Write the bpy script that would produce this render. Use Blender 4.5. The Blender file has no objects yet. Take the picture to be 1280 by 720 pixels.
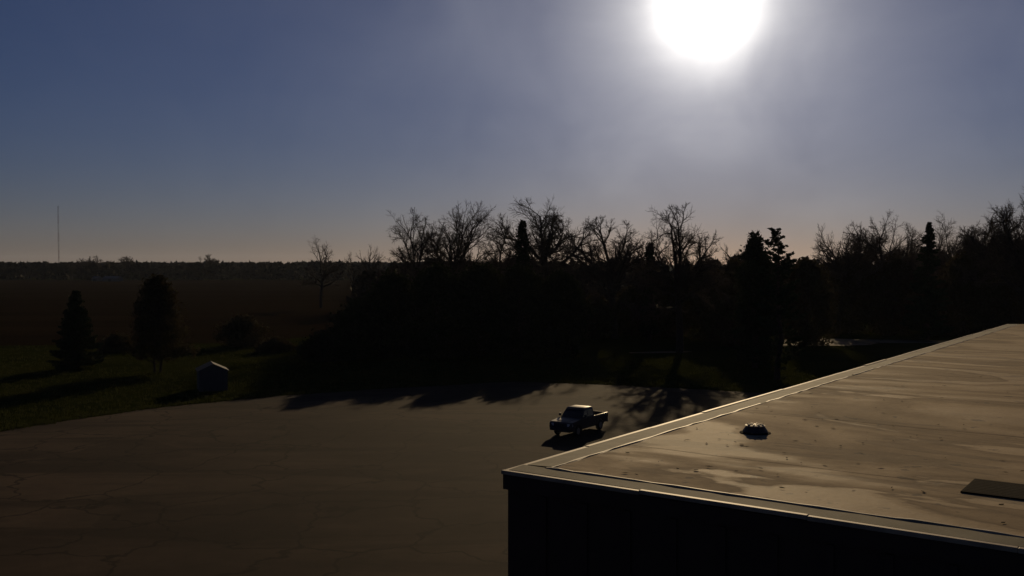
import bpy, bmesh, math, random
import numpy as np
from mathutils import Vector, Matrix

# ------------------------------------------------------------------ camera, sky, sun
sc = bpy.context.scene
COL = sc.collection
F_PX, CX, CY = 1228.0, 640.0, 360.0          # focal length in pixels of a 1280 wide picture
CAM_H = 12.5
PITCH = math.radians(-1.4)

cam_d = bpy.data.cameras.new('camera')
cam_d.sensor_width = 36.0
cam_d.lens = F_PX / 1280 * 36.0
cam_d.clip_start = 0.3
cam_d.clip_end = 30000
cam = bpy.data.objects.new('camera', cam_d)
COL.objects.link(cam)
cam.location = (0, 0, CAM_H)
cam.rotation_euler = (math.radians(90) + PITCH, 0, 0)
sc.camera = cam

def ray(px, py):
    r, u = (px - CX) / F_PX, -(py - CY) / F_PX
    return Vector((r, math.cos(PITCH) - u * math.sin(PITCH), math.sin(PITCH) + u * math.cos(PITCH)))

def on_ground(px, py, z=0.0):
    d = ray(px, py)
    t = (z - CAM_H) / d.z
    return Vector((d.x * t, d.y * t, z))

SUN = ray(881, 0).normalized()
SUN_EL = math.asin(SUN.z)
SUN_AZ = math.atan2(SUN.x, SUN.y)

world = bpy.data.worlds.new('World')
sc.world = world
world.use_nodes = True
nt = world.node_tree
nt.nodes.clear()
def wn(t, **k):
    n = nt.nodes.new(t)
    for a, b in k.items():
        setattr(n, a, b)
    return n
def wmath(op, a, b=None, c=None):
    n = wn('ShaderNodeMath', operation=op)
    for i, v in enumerate((a, b, c)):
        if v is None:
            continue
        if isinstance(v, (int, float)):
            n.inputs[i].default_value = v
        else:
            nt.links.new(v, n.inputs[i])
    return n.outputs[0]
sky = wn('ShaderNodeTexSky', sky_type='NISHITA', sun_disc=False)
sky.sun_elevation = SUN_EL
sky.sun_rotation = SUN_AZ
sky.altitude = 200
sky.air_density = 1.0
sky.dust_density = 0.15
sky.ozone_density = 3.0
SKY_GAIN = 0.64
hs = wn('ShaderNodeHueSaturation')
hs.inputs['Saturation'].default_value = 1.12
hs.inputs['Value'].default_value = SKY_GAIN
tint = wn('ShaderNodeMix', data_type='RGBA', blend_type='MULTIPLY')
tint.inputs[0].default_value = 1.0
tint.inputs[7].default_value = (1.02, 0.93, 1.30, 1)
nt.links.new(sky.outputs[0], tint.inputs[6])
nt.links.new(tint.outputs[2], hs.inputs['Color'])
# sun disc and aureole, widened to put the camera's bloom into the sky
tc = wn('ShaderNodeTexCoord')
dot = wn('ShaderNodeVectorMath', operation='DOT_PRODUCT')
nrm = wn('ShaderNodeVectorMath', operation='NORMALIZE')
nt.links.new(tc.outputs['Generated'], nrm.inputs[0])
nt.links.new(nrm.outputs[0], dot.inputs[0])
dot.inputs[1].default_value = SUN
ang = wmath('MULTIPLY', wmath('ARCCOSINE', wmath('MINIMUM', dot.outputs['Value'], 1.0)), 57.29578)
core = wmath('MULTIPLY', wmath('EXPONENT', wmath('MULTIPLY', wmath('POWER', wmath('DIVIDE', ang, 2.6), 2.0), -1.0)), 55.0)
mid = wmath('MULTIPLY', wmath('EXPONENT', wmath('DIVIDE', ang, -2.6)), 80.0)
wide = wmath('MULTIPLY', wmath('EXPONENT', wmath('DIVIDE', ang, -13.0)), 9.0)
# cirrus-like noise that only breaks up the painted sun glow
cir = wn('ShaderNodeTexNoise')
mp = wn('ShaderNodeMapping')
mp.inputs['Scale'].default_value = (2.0, 2.0, 9.0)
nt.links.new(nrm.outputs[0], mp.inputs[0])
nt.links.new(mp.outputs[0], cir.inputs['Vector'])
cir.inputs['Scale'].default_value = 2.2
cir.inputs['Detail'].default_value = 6
cir2 = wn('ShaderNodeTexNoise')
cir2.inputs['Scale'].default_value = 7.5
cir2.inputs['Detail'].default_value = 5
cir2.inputs['Distortion'].default_value = 0.6
nt.links.new(nrm.outputs[0], cir2.inputs['Vector'])
cirm = wmath('ADD', wmath('MULTIPLY_ADD', cir.outputs['Fac'], 0.4, 0.22), wmath('MULTIPLY', cir2.outputs['Fac'], 1.16))
glow = wn('ShaderNodeVectorMath', operation='SCALE')
glow.inputs[0].default_value = (1.0, 0.955, 0.87)
nt.links.new(wmath('MULTIPLY', wmath('ADD', core, wmath('ADD', mid, wide)), cirm), glow.inputs['Scale'])
addv = wn('ShaderNodeVectorMath', operation='ADD')
nt.links.new(hs.outputs[0], addv.inputs[0])
nt.links.new(glow.outputs[0], addv.inputs[1])
bg = wn('ShaderNodeBackground')
bg.inputs['Strength'].default_value = 0.05
nt.links.new(addv.outputs[0], bg.inputs['Color'])
wout = wn('ShaderNodeOutputWorld')
nt.links.new(bg.outputs[0], wout.inputs['Surface'])
world.cycles.sampling_method = 'MANUAL'
world.cycles.sample_map_resolution = 1024

sun_d = bpy.data.lights.new('sun', 'SUN')
sun_d.energy = 5.0
sun_d.angle = math.radians(0.53)
sun_d.color = (1.0, 0.74, 0.42)
sun = bpy.data.objects.new('sun', sun_d)
COL.objects.link(sun)
sun.rotation_euler = (-SUN).to_track_quat('-Z', 'Y').to_euler()
sun.location = (0, 0, 60)

sc.view_settings.view_transform = 'Standard'
sc.view_settings.look = 'None'
sc.view_settings.exposure = -1.22
sc.view_settings.gamma = 1.0
sc.cycles.max_bounces = 5
sc.cycles.transparent_max_bounces = 6

# ------------------------------------------------------------------ helpers
def tag(o, label=None, cat=None, group=None, kind=None):
    if label: o['label'] = label
    if cat: o['category'] = cat
    if group: o['group'] = group
    if kind: o['kind'] = kind
    return o

def empty(name, loc, rz=0.0):
    o = bpy.data.objects.new(name, None)
    COL.objects.link(o)
    o.location = loc
    o.rotation_euler = (0, 0, rz)
    o.empty_display_size = 0.3
    return o

def link(name, me, mat=None, parent=None):
    o = bpy.data.objects.new(name, me)
    COL.objects.link(o)
    if mat is not None and len(me.materials) == 0:
        me.materials.append(mat)
    if parent is not None:
        o.parent = parent
    return o

def np_mesh(name, verts, faces, smooth=False):
    """verts (N,3), faces (M,k) with k = 3 or 4 for all faces"""
    me = bpy.data.meshes.new(name)
    verts = np.asarray(verts, dtype=np.float32)
    faces = np.asarray(faces, dtype=np.int32)
    m, k = faces.shape
    me.vertices.add(len(verts))
    me.vertices.foreach_set('co', verts.ravel())
    me.loops.add(m * k)
    me.loops.foreach_set('vertex_index', faces.ravel())
    me.polygons.add(m)
    me.polygons.foreach_set('loop_start', np.arange(m, dtype=np.int32) * k)
    if smooth:
        me.polygons.foreach_set('use_smooth', np.ones(m, dtype=bool))
    me.update(calc_edges=True)
    return me

class MB:
    """collects simple solids, then links them as one mesh object"""
    def __init__(self):
        self.bm = bmesh.new()
    def box(self, x0, x1, y0, y1, z0, z1, M=None):
        vs = [self.bm.verts.new((x, y, z)) for x in (x0, x1) for y in (y0, y1) for z in (z0, z1)]
        for f in ((0, 1, 3, 2), (4, 6, 7, 5), (0, 4, 5, 1), (2, 3, 7, 6), (0, 2, 6, 4), (1, 5, 7, 3)):
            self.bm.faces.new([vs[i] for i in f])
        if M is not None:
            bmesh.ops.transform(self.bm, matrix=M, verts=vs)
        return self
    def prism(self, pts, y0, y1, M=None):
        """outline in x,z pushed along y"""
        a = [self.bm.verts.new((p[0], y0, p[1])) for p in pts]
        b = [self.bm.verts.new((p[0], y1, p[1])) for p in pts]
        n = len(pts)
        self.bm.faces.new(a)
        self.bm.faces.new(b[::-1])
        for i in range(n):
            j = (i + 1) % n
            self.bm.faces.new((a[j], a[i], b[i], b[j]))
        if M is not None:
            bmesh.ops.transform(self.bm, matrix=M, verts=a + b)
        return self
    def lathe(self, prof, n=20, M=None, jitter=None):
        rings = []
        for r, z in prof:
            rings.append([self.bm.verts.new((r * math.cos(2 * math.pi * k / n), r * math.sin(2 * math.pi * k / n), z)) for k in range(n)])
        for a, b in zip(rings, rings[1:]):
            for k in range(n):
                self.bm.faces.new((a[k], a[(k + 1) % n], b[(k + 1) % n], b[k]))
        self.bm.faces.new(rings[0][::-1])
        self.bm.faces.new(rings[-1])
        if M is not None:
            bmesh.ops.transform(self.bm, matrix=M, verts=[v for r in rings for v in r])
        return self
    def hull(self, pts):
        vs = [self.bm.verts.new(p) for p in pts]
        bmesh.ops.convex_hull(self.bm, input=vs)
        return self
    def quad(self, *pts):
        self.bm.faces.new([self.bm.verts.new(p) for p in pts])
        return self
    def tube(self, a, b, r0, r1, n=8):
        a, b = Vector(a), Vector(b)
        q = (b - a).to_track_quat('Z', 'Y').to_matrix().to_4x4()
        return self.lathe([(r0, 0), (r1, (b - a).length)], n, Matrix.Translation(a) @ q)
    def build(self, name, mat, parent=None, bevel=0, smooth=False, seg=2):
        bm = self.bm
        bmesh.ops.recalc_face_normals(bm, faces=bm.faces)
        if bevel:
            es = [e for e in bm.edges if len(e.link_faces) == 2 and e.calc_face_angle(0) > 0.45]
            bmesh.ops.bevel(bm, geom=es, offset=bevel, segments=seg, profile=0.6, affect='EDGES', clamp_overlap=True)
        me = bpy.data.meshes.new(name)
        bm.to_mesh(me)
        bm.free()
        if smooth:
            for p in me.polygons:
                p.use_smooth = True
            try:
                me.set_sharp_from_angle(angle=math.radians(38))
            except Exception:
                pass
        return link(name, me, mat, parent)

def leaf_quads(C, size, r, flat=0.0):
    """one small quad for each centre"""
    N = len(C)
    a = r.normal(0, 1, (N, 3)); a[:, 2] *= (1 - flat)
    a /= np.linalg.norm(a, axis=1, keepdims=True)
    b = np.cross(a, r.normal(0, 1, (N, 3))); b /= np.linalg.norm(b, axis=1, keepdims=True) + 1e-9
    s = size * r.uniform(0.6, 1.4, (N, 1))
    a = a * s; b = b * s * r.uniform(0.35, 0.7, (N, 1))
    V = np.stack([C - a, C + b * 0.9, C + a * 1.1, C - b], 1).reshape(-1, 3)
    return V, np.arange(N * 4).reshape(N, 4)

# ------------------------------------------------------------------ materials
class NT:
    def __init__(self, name):
        self.m = bpy.data.materials.new(name)
        self.m.use_nodes = True
        self.t = self.m.node_tree
        self.b = self.t.nodes['Principled BSDF']
        self.c = self.t.nodes.new('ShaderNodeTexCoord')
    def n(self, t, **k):
        x = self.t.nodes.new(t)
        for a, b in k.items():
            setattr(x, a, b)
        return x
    def l(self, a, b):
        self.t.links.new(a, b)
    def noise(self, scale, detail=5, stretch=None, rough=0.55, dist=0.0, coord='Object'):
        v = self.c.outputs[coord]
        if stretch:
            m = self.n('ShaderNodeMapping')
            m.inputs['Scale'].default_value = stretch[:3]
            if len(stretch) > 3:
                m.inputs['Rotation'].default_value = (0, 0, stretch[3])
            self.l(v, m.inputs[0])
            v = m.outputs[0]
        x = self.n('ShaderNodeTexNoise')
        x.inputs['Scale'].default_value = scale
        x.inputs['Detail'].default_value = detail
        x.inputs['Roughness'].default_value = rough
        x.inputs['Distortion'].default_value = dist
        self.l(v, x.inputs['Vector'])
        return x.outputs['Fac']
    def ramp(self, fac, stops):
        r = self.n('ShaderNodeValToRGB')
        e = r.color_ramp.elements
        while len(e) < len(stops):
            e.new(0.5)
        for i, (p, c) in enumerate(stops):
            e[i].position = p
            e[i].color = (*c, 1) if len(c) == 3 else c
        self.l(fac, r.inputs[0])
        return r.outputs[0]
    def mix(self, fac, a, b, mode='MIX'):
        x = self.n('ShaderNodeMix', data_type='RGBA', blend_type=mode)
        for s, v in ((x.inputs[0], fac), (x.inputs[6], a), (x.inputs[7], b)):
            if isinstance(v, (int, float)):
                s.default_value = v
            elif isinstance(v, tuple):
                s.default_value = (*v, 1)
            else:
                self.l(v, s)
        return x.outputs[2]
    def bump(self, h, strength=0.3, dist=0.02):
        x = self.n('ShaderNodeBump')
        x.inputs['Strength'].default_value = strength
        x.inputs['Distance'].default_value = dist
        self.l(h, x.inputs['Height'])
        self.l(x.outputs[0], self.b.inputs['Normal'])
    def col(self, c):
        if isinstance(c, tuple):
            self.b.inputs['Base Color'].default_value = (*c, 1)
        else:
            self.l(c, self.b.inputs['Base Color'])
        return self
    def set(self, **k):
        for a, v in k.items():
            self.b.inputs[a.replace('_', ' ')].default_value = v
        return self

def g(v):
    return (v, v, v)

def mat_simple(name, c, rough=0.7, var=0.25, scale=3.0, metal=0.0, spec=0.5):
    m = NT(name)
    f = m.noise(scale, 5)
    lo = tuple(x * (1 - var) for x in c)
    hi = tuple(x * (1 + var) for x in c)
    m.col(m.ramp(f, [(0.3, lo), (0.7, hi)]))
    m.set(Roughness=rough, Metallic=metal)
    m.b.inputs['Specular IOR Level'].default_value = spec
    return m.m

def mat_asphalt(name, c, warm):
    m = NT(name)
    big = m.noise(0.045, 4, rough=0.6)
    streak = m.noise(0.16, 6, (0.35, 1.6, 1, math.radians(-24)), rough=0.6, dist=0.6)
    grit = m.noise(28, 3)
    a = m.ramp(big, [(0.36, tuple(x * 0.6 for x in c)), (0.64, tuple(x * 1.35 for x in warm))])
    b = m.mix(m.ramp(streak, [(0.45, g(0.0)), (0.6, g(0.9))]), a, tuple(x * 0.55 for x in c))
    # tar lines and cracks
    v = m.n('ShaderNodeTexVoronoi', feature='DISTANCE_TO_EDGE')
    v.inputs['Scale'].default_value = 0.16
    wob = m.n('ShaderNodeVectorMath', operation='ADD')
    nz = m.n('ShaderNodeTexNoise')
    nz.inputs['Scale'].default_value = 0.5
    nz.inputs['Detail'].default_value = 4
    m.l(m.c.outputs['Object'], nz.inputs['Vector'])
    sc_ = m.n('ShaderNodeVectorMath', operation='SCALE')
    sc_.inputs['Scale'].default_value = 2.6
    m.l(nz.outputs['Color'], sc_.inputs[0])
    m.l(m.c.outputs['Object'], wob.inputs[0])
    m.l(sc_.outputs[0], wob.inputs[1])
    m.l(wob.outputs[0], v.inputs['Vector'])
    crack = m.ramp(v.outputs['Distance'], [(0.006, g(0.9)), (0.022, g(0.0))])
    pat = m.noise(0.11, 2, (1, 1, 1, 0.6), rough=0.3, dist=0.2)
    b = m.mix(m.ramp(pat, [(0.60, g(0.0)), (0.612, g(0.6))]), b, tuple(x * 0.6 for x in c))
    worn = m.noise(1.1, 8, rough=0.75)
    b = m.mix(0.6, b, m.ramp(worn, [(0.32, g(0.55)), (0.68, g(1.0))]), 'MULTIPLY')
    d = m.mix(crack, b, tuple(x * 0.3 for x in c))
    e = m.mix(0.35, d, m.ramp(grit, [(0.3, g(0.25)), (0.75, g(0.9))]), 'MULTIPLY')
    m.col(e)
    m.set(Roughness=0.9)
    m.b.inputs['Specular IOR Level'].default_value = 0.035
    m.bump(grit, 0.35, 0.02)
    return m.m

def mat_roof():
    m = NT('roof_membrane')
    info = m.n('ShaderNodeObjectInfo')
    base = m.noise(0.35, 6, rough=0.62, dist=0.4)
    pond = m.noise(0.16, 5, (0.55, 1.35, 1, 0.25), rough=0.55, dist=1.4)
    fine = m.noise(9.0, 8, rough=0.8)
    spots = m.noise(2.3, 3, rough=0.5)
    a = m.ramp(base, [(0.28, (0.44, 0.325, 0.185)), (0.55, (0.53, 0.40, 0.235)), (0.8, (0.60, 0.465, 0.285))])
    band = m.ramp(pond, [(0.425, g(0.0)), (0.44, g(0.85)), (0.46, g(0.55)), (0.56, g(0.0))])
    b = m.mix(band, a, (0.24, 0.18, 0.11))
    pond2 = m.noise(0.42, 4, (0.4, 1.5, 1, -0.5), rough=0.5, dist=1.0)
    b = m.mix(m.ramp(pond2, [(0.57, g(0.0)), (0.585, g(0.7)), (0.72, g(0.4))]), b, (0.26, 0.20, 0.125))
    mott = m.ramp(fine, [(0.3, g(0.62)), (0.7, g(1.0))])
    c = m.mix(0.7, b, mott, 'MULTIPLY')
    dots = m.ramp(spots, [(0.66, g(0.0)), (0.70, g(0.7))])
    c = m.mix(dots, c, (0.14, 0.12, 0.09))
    tone = m.n('ShaderNodeMapRange')
    tone.inputs['To Min'].default_value = 0.88
    tone.inputs['To Max'].default_value = 1.04
    m.l(info.outputs['Random'], tone.inputs['Value'])
    sc_ = m.n('ShaderNodeVectorMath', operation='SCALE')
    m.l(c, sc_.inputs[0])
    m.l(tone.outputs[0], sc_.inputs['Scale'])
    m.l(sc_.outputs[0], m.b.inputs['Base Color'])
    m.l(m.ramp(pond, [(0.40, g(0.70)), (0.45, g(0.9)), (0.55, g(0.85)), (0.62, g(0.72))]), m.b.inputs['Roughness'])
    m.b.inputs['Specular IOR Level'].default_value = 0.035
    wr = m.noise(0.8, 6, (1.0, 0.7, 1, 0.3), rough=0.62)
    h = m.n('ShaderNodeMath', operation='MULTIPLY_ADD')
    h.inputs[1].default_value = 0.12
    m.l(fine, h.inputs[0])
    m.l(wr, h.inputs[2])
    m.bump(h.outputs[0], 0.45, 0.05)
    return m.m

def mat_ground(name, stops, scale, streak=None, bump=0.5):
    m = NT(name)
    f = m.noise(scale, 7, streak, rough=0.62)
    f2 = m.noise(1.7, 5, rough=0.7)
    a = m.ramp(f, stops)
    m.col(m.mix(0.55, a, m.ramp(f2, [(0.3, g(0.35)), (0.7, g(1.0))]), 'MULTIPLY'))
    m.set(Roughness=1.0)
    m.b.inputs['Specular IOR Level'].default_value = 0.0
    m.bump(f2, bump, 0.25)
    return m.m

def mat_leaf(name, c, trans=0.25):
    m = NT(name)
    info = m.n('ShaderNodeObjectInfo')
    f = m.noise(0.9, 4)
    m.col(m.ramp(f, [(0.3, tuple(x * 0.6 for x in c)), (0.7, tuple(x * 1.4 for x in c))]))
    m.set(Roughness=0.9)
    m.b.inputs['Specular IOR Level'].default_value = 0.04
    tr = m.n('ShaderNodeBsdfTranslucent')
    tr.inputs['Color'].default_value = (*[x * 1.2 for x in c], 1)
    mx = m.n('ShaderNodeMixShader')
    mx.inputs[0].default_value = trans
    out = m.t.nodes['Material Output']
    m.l(m.b.outputs[0], mx.inputs[1])
    m.l(tr.outputs[0], mx.inputs[2])
    m.l(mx.outputs[0], out.inputs['Surface'])
    return m.m

M_ASPH = mat_asphalt('lot_asphalt', (0.058, 0.040, 0.028), (0.070, 0.048, 0.032))
M_DRIVE = mat_asphalt('drive_paving', (0.16, 0.135, 0.10), (0.19, 0.16, 0.12))
M_ROOF = mat_roof()
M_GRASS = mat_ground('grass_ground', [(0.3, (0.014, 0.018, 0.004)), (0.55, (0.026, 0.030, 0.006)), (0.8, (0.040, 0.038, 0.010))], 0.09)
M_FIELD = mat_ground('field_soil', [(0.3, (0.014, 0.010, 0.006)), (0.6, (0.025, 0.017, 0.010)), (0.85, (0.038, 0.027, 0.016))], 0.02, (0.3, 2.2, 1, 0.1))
M_BLADE = mat_leaf('grass_blade', (0.040, 0.044, 0.012), 0.3)
M_BARK = mat_simple('bark', (0.045, 0.034, 0.026), 0.9, 0.35, 4, spec=0.1)
M_TWIG = mat_simple('twig_bark', (0.055, 0.038, 0.030), 0.85, 0.3, 3, spec=0.15)
M_NEEDLE = mat_leaf('evergreen_needles', (0.020, 0.030, 0.014), 0.12)
M_CEDAR = mat_leaf('cedar_foliage', (0.022, 0.026, 0.012), 0.12)
M_DRYLEAF = mat_leaf('dry_oak_leaf', (0.040, 0.032, 0.016), 0.2)
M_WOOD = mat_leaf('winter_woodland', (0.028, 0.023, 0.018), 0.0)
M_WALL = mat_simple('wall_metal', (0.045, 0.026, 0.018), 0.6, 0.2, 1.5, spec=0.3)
M_BORDER = mat_simple('border_membrane', (0.15, 0.135, 0.09), 0.8, 0.4, 1.6, spec=0.1)
M_LIP = mat_simple('edge_metal', (0.30, 0.235, 0.16), 0.6, 0.3, 2.5, spec=0.2)
M_DARKMETAL = mat_simple('dark_metal', (0.035, 0.032, 0.030), 0.55, 0.3, 8, metal=0.4)
M_RUBBER = mat_simple('rubber', (0.016, 0.012, 0.010), 0.95, 0.3, 6, spec=0.02)

# ------------------------------------------------------------------ setting: ground, field, lot, drive
def sheet(name, pts, z, mat, kind='structure'):
    b = MB()
    b.bm.faces.new([b.bm.verts.new((p[0], p[1], z)) for p in pts])
    o = b.build(name, mat)
    if o.data.polygons[0].normal.z < 0:
        o.data.flip_normals()
    tag(o, kind=kind)
    return o

def jag(pts, step, amp, rnd):
    """walk an open outline with small uneven offsets"""
    out = []
    for (a, b) in zip(pts, pts[1:]):
        a, b = Vector(a).to_2d(), Vector(b).to_2d()
        n = max(1, int((b - a).length / step))
        d = (b - a).normalized()
        nn = Vector((-d.y, d.x))
        for i in range(n):
            p = a + (b - a) * (i / n) + nn * rnd.uniform(-amp, amp)
            out.append((p.x, p.y))
    out.append(tuple(Vector(pts[-1]).to_2d()))
    return out

rnd = random.Random(5)
G = 9000
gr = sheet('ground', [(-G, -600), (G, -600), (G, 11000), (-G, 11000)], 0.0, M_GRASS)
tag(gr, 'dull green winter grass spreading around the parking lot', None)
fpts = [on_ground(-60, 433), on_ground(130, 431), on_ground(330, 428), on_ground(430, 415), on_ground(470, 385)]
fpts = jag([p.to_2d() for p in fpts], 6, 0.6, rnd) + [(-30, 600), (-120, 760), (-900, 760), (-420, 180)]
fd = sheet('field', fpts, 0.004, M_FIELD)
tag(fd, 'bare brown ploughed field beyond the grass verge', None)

LOT_EDGE = [(-75, 62), tuple(on_ground(-40, 546).to_2d()), tuple(on_ground(90, 525).to_2d()), tuple(on_ground(187, 511).to_2d()),
            tuple(on_ground(337, 496).to_2d()), tuple(on_ground(480, 486).to_2d()), tuple(on_ground(640, 477).to_2d()),
            tuple(on_ground(780, 482).to_2d()), tuple(on_ground(930, 490).to_2d()), (48, 90), (95, 60)]
lot_edge = jag(LOT_EDGE, 1.2, 0.16, rnd)
lot = sheet('parking_lot', lot_edge + [(95, -60), (-75, -60)], 0.008, M_ASPH)
tag(lot, 'worn dark asphalt parking lot with cracks and stains', None)

def ribbon(name, pts, z, mat):
    L, R = [], []
    for i, (x, y, w) in enumerate(pts):
        a = Vector(pts[max(0, i - 1)][:2]); b = Vector(pts[min(len(pts) - 1, i + 1)][:2])
        d = (b - a).normalized()
        n = Vector((-d.y, d.x)) * w / 2
        L.append((x + n.x, y + n.y)); R.append((x - n.x, y - n.y))
    L = jag(L, 2, 0.25, rnd); R = jag(R, 2, 0.25, rnd)
    return sheet(name, L + R[::-1], z, mat)
dr = ribbon('driveway', [(40, 152, 3), (44, 154, 9), (48, 156, 13), (53, 158, 14), (58, 159, 8), (64, 158, 6), (75, 157, 7), (110, 150, 9)], 0.012, M_DRIVE)  # covers only the sunlit stretch of road; the shaded part is left out
tag(dr, 'pale sunlit paved driveway crossing under the trees', None)

pa = ribbon('sunlit_road_patch', [(16.5, 138, 1.2), (19, 138.3, 2.6), (23, 139.2, 3.0), (25.5, 140, 1.4)], 0.016, M_DRIVE)  # pale sheet drawn as a pool of sunlight on the otherwise shaded road
tag(pa, 'short pale sheet standing for a sunlit patch of road beside a bare tree trunk', None, kind='structure')

# ------------------------------------------------------------------ the flat roofed building
ROOF_H = 4.0
RZ = CAM_H - ROOF_H
CORNER = on_ground(630.5, 588, RZ)
AZ = math.radians(35.6)
U1 = Vector((math.sin(AZ), math.cos(AZ), 0))      # along the long side, away
U2 = Vector((math.cos(AZ), -math.sin(AZ), 0))     # along the front, to the right
bld = empty('flat_roofed_building', (CORNER.x, CORNER.y, 0), -AZ)   # local x = U2, local y = U1
tag(bld, 'flat roofed dark walled building with stained tan roof', 'building')
BW, BL = 44.0, 57.0
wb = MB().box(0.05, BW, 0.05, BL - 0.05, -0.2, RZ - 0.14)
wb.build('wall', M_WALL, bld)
# rib panels of the wall facing the camera and the long side
rib = MB()
rib.prism([(-0.06, 0.0), (0.06, 0.0), (0.06, RZ - 0.42), (-0.06, RZ - 0.42)], 0.0, 0.045)
rib_me = rib.build('wall_rib', M_WALL, bld)
rib_me.location = (0.9, 0.003, 0.02)
for k in range(1, 24):
    o = rib_me.copy(); COL.objects.link(o); o.parent = bld
    o.location = (0.9 + k * 0.9, 0.003, 0.02)
fa = MB().box(-0.02, BW, -0.02, 0.05 - 0.003, RZ - 0.36, RZ - 0.075)
fa.box(-0.02, 0.05 - 0.003, 0.05, BL, RZ - 0.36, RZ - 0.075)
fa.build('fascia', M_WALL, bld)
# bright metal lip round the edge, built of lengths with lap joints
def edge_len(x0, x1, y0, y1, z):
    return MB().box(x0, x1, y0, y1, z - 0.075, z)
k = 0
x = -0.05
while x < BW:
    e = edge_len(x + 0.004, min(x + 3.0, BW), -0.05, 0.06, RZ + 0.012 + rnd.uniform(-.012, .012))
    e.build('edge_strip', M_LIP, bld, bevel=0.012)
    x += 3.0
y = 0.066
while y < BL:
    e = edge_len(-0.05, 0.06, y + 0.004, min(y + 3.0, BL), RZ + 0.012 + rnd.uniform(-.012, .012))
    e.build('edge_strip', M_LIP, bld, bevel=0.012)
    y += 3.0
# border strips, a little lower than the lip, sloping
bo = MB()
bo.prism([(0.064, RZ - 0.14), (0.064, RZ + 0.005), (0.70, RZ + 0.03), (0.70, RZ - 0.14)], 0.7, BL)
bo.build('border_strip', M_BORDER, bld)
bo = MB()
bo.prism([(0.064, RZ - 0.14), (0.064, RZ + 0.012), (0.55, RZ + 0.03), (0.55, RZ - 0.14)], -BW, -0.064, Matrix.Rotation(math.radians(90), 4, 'Z'))
bo.build('border_strip', M_BORDER, bld)
# torn raised seam where the field membrane laps over the border
def seam(pts, name='seam_bead', w=0.05, h=0.02, breaks=0.1, mat=None, rs=1):
    r = random.Random(rs)
    b = MB()
    a, c = Vector(pts[0]), Vector(pts[1])
    L = (c - a).length
    d = (c - a).normalized()
    n = Vector((-d.y, d.x, 0))
    t = 0
    prev = None
    while t < L:
        ww = w * r.uniform(0.6, 1.5); hh = h * r.uniform(0.5, 1.4)
        off = r.uniform(-0.02, 0.02)
        p = a + d * t + n * off
        ring = [b.bm.verts.new(p - n * ww), b.bm.verts.new(p - n * ww * .4 + Vector((0, 0, hh))),
                b.bm.verts.new(p + n * ww * .4 + Vector((0, 0, hh))), b.bm.verts.new(p + n * ww)]
        if prev:
            for i in range(3):
                b.bm.faces.new((prev[i], prev[i + 1], ring[i + 1], ring[i]))
        prev = ring if r.random() > breaks else None
        t += r.uniform(0.25, 0.7)
    return b.build(name, mat or M_LIP, bld)
seam([(0.70, 0.6, RZ + 0.028), (0.70, BL - 1, RZ + 0.028)], rs=3, breaks=0.06)
seam([(0.6, 0.56, RZ + 0.028), (BW, 0.56, RZ + 0.028)], rs=4, breaks=0.03)
# membrane sheets, each with its own edge and height
sw = 3.05
y = 0.56
i = 0
while y < BL:
    y1 = min(y + sw, BL - 0.02)
    zt = RZ + 0.030 + (0.003 if i % 2 else 0.0)
    b = MB()
    # gentle unevenness of the deck
    nx, ny = 44, 4
    grid = []
    xs = [0.72 + (BW - 0.74) * (q / nx) for q in range(nx + 1)]
    ys = [y + 0.004 + (y1 - y - 0.004) * (q / ny) for q in range(ny + 1)]
    def hz(px_, py_):
        return 0.018 * math.sin(px_ * 0.9 + py_ * 0.23) * math.sin(py_ * 0.55 + 0.4 * math.sin(px_ * 0.3)) + 0.012 * math.sin(px_ * 2.1 + 1.3 * py_)
    for yy in ys:
        grid.append([b.bm.verts.new((xx, yy, zt + 0.5 * (hz(xx, yy)) * min(1, (xx - 0.72) / 1.5) * min(1, max(0, yy - 0.56) / 1.5))) for xx in xs])
    for q in range(ny):
        for p in range(nx):
            b.bm.faces.new((grid[q][p], grid[q][p + 1], grid[q + 1][p + 1], grid[q + 1][p]))
    # turned down edges
    for row in (grid[0], grid[-1]):
        low = [b.bm.verts.new((v.co.x, v.co.y, v.co.z - 0.05)) for v in row]
        for p in range(nx):
            b.bm.faces.new((row[p], row[p + 1], low[p + 1], low[p]))
    o = b.build('roof_sheet', M_ROOF, bld, smooth=True)
    y += sw
    i += 1
# windblown leaf scraps lying on the membrane
rq = np.random.default_rng(21)
nC = 150
C = np.stack([0.8 + rq.gamma(1.4, 4.0, nC), 0.7 + rq.gamma(1.5, 5.0, nC), np.full(nC, RZ + 0.052)], 1)
C = C[(C[:, 0] < BW - 1) & (C[:, 1] < BL - 1)]
V, Fq = leaf_quads(C, 0.06, rq, 0.9)
V[:, 2] = RZ + 0.052 + (V[:, 2] - RZ - 0.052) * 0.15
sd_ = link('debris', np_mesh('debris', V, Fq), M_RUBBER, bld)
sd_['kind'] = 'stuff'

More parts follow.
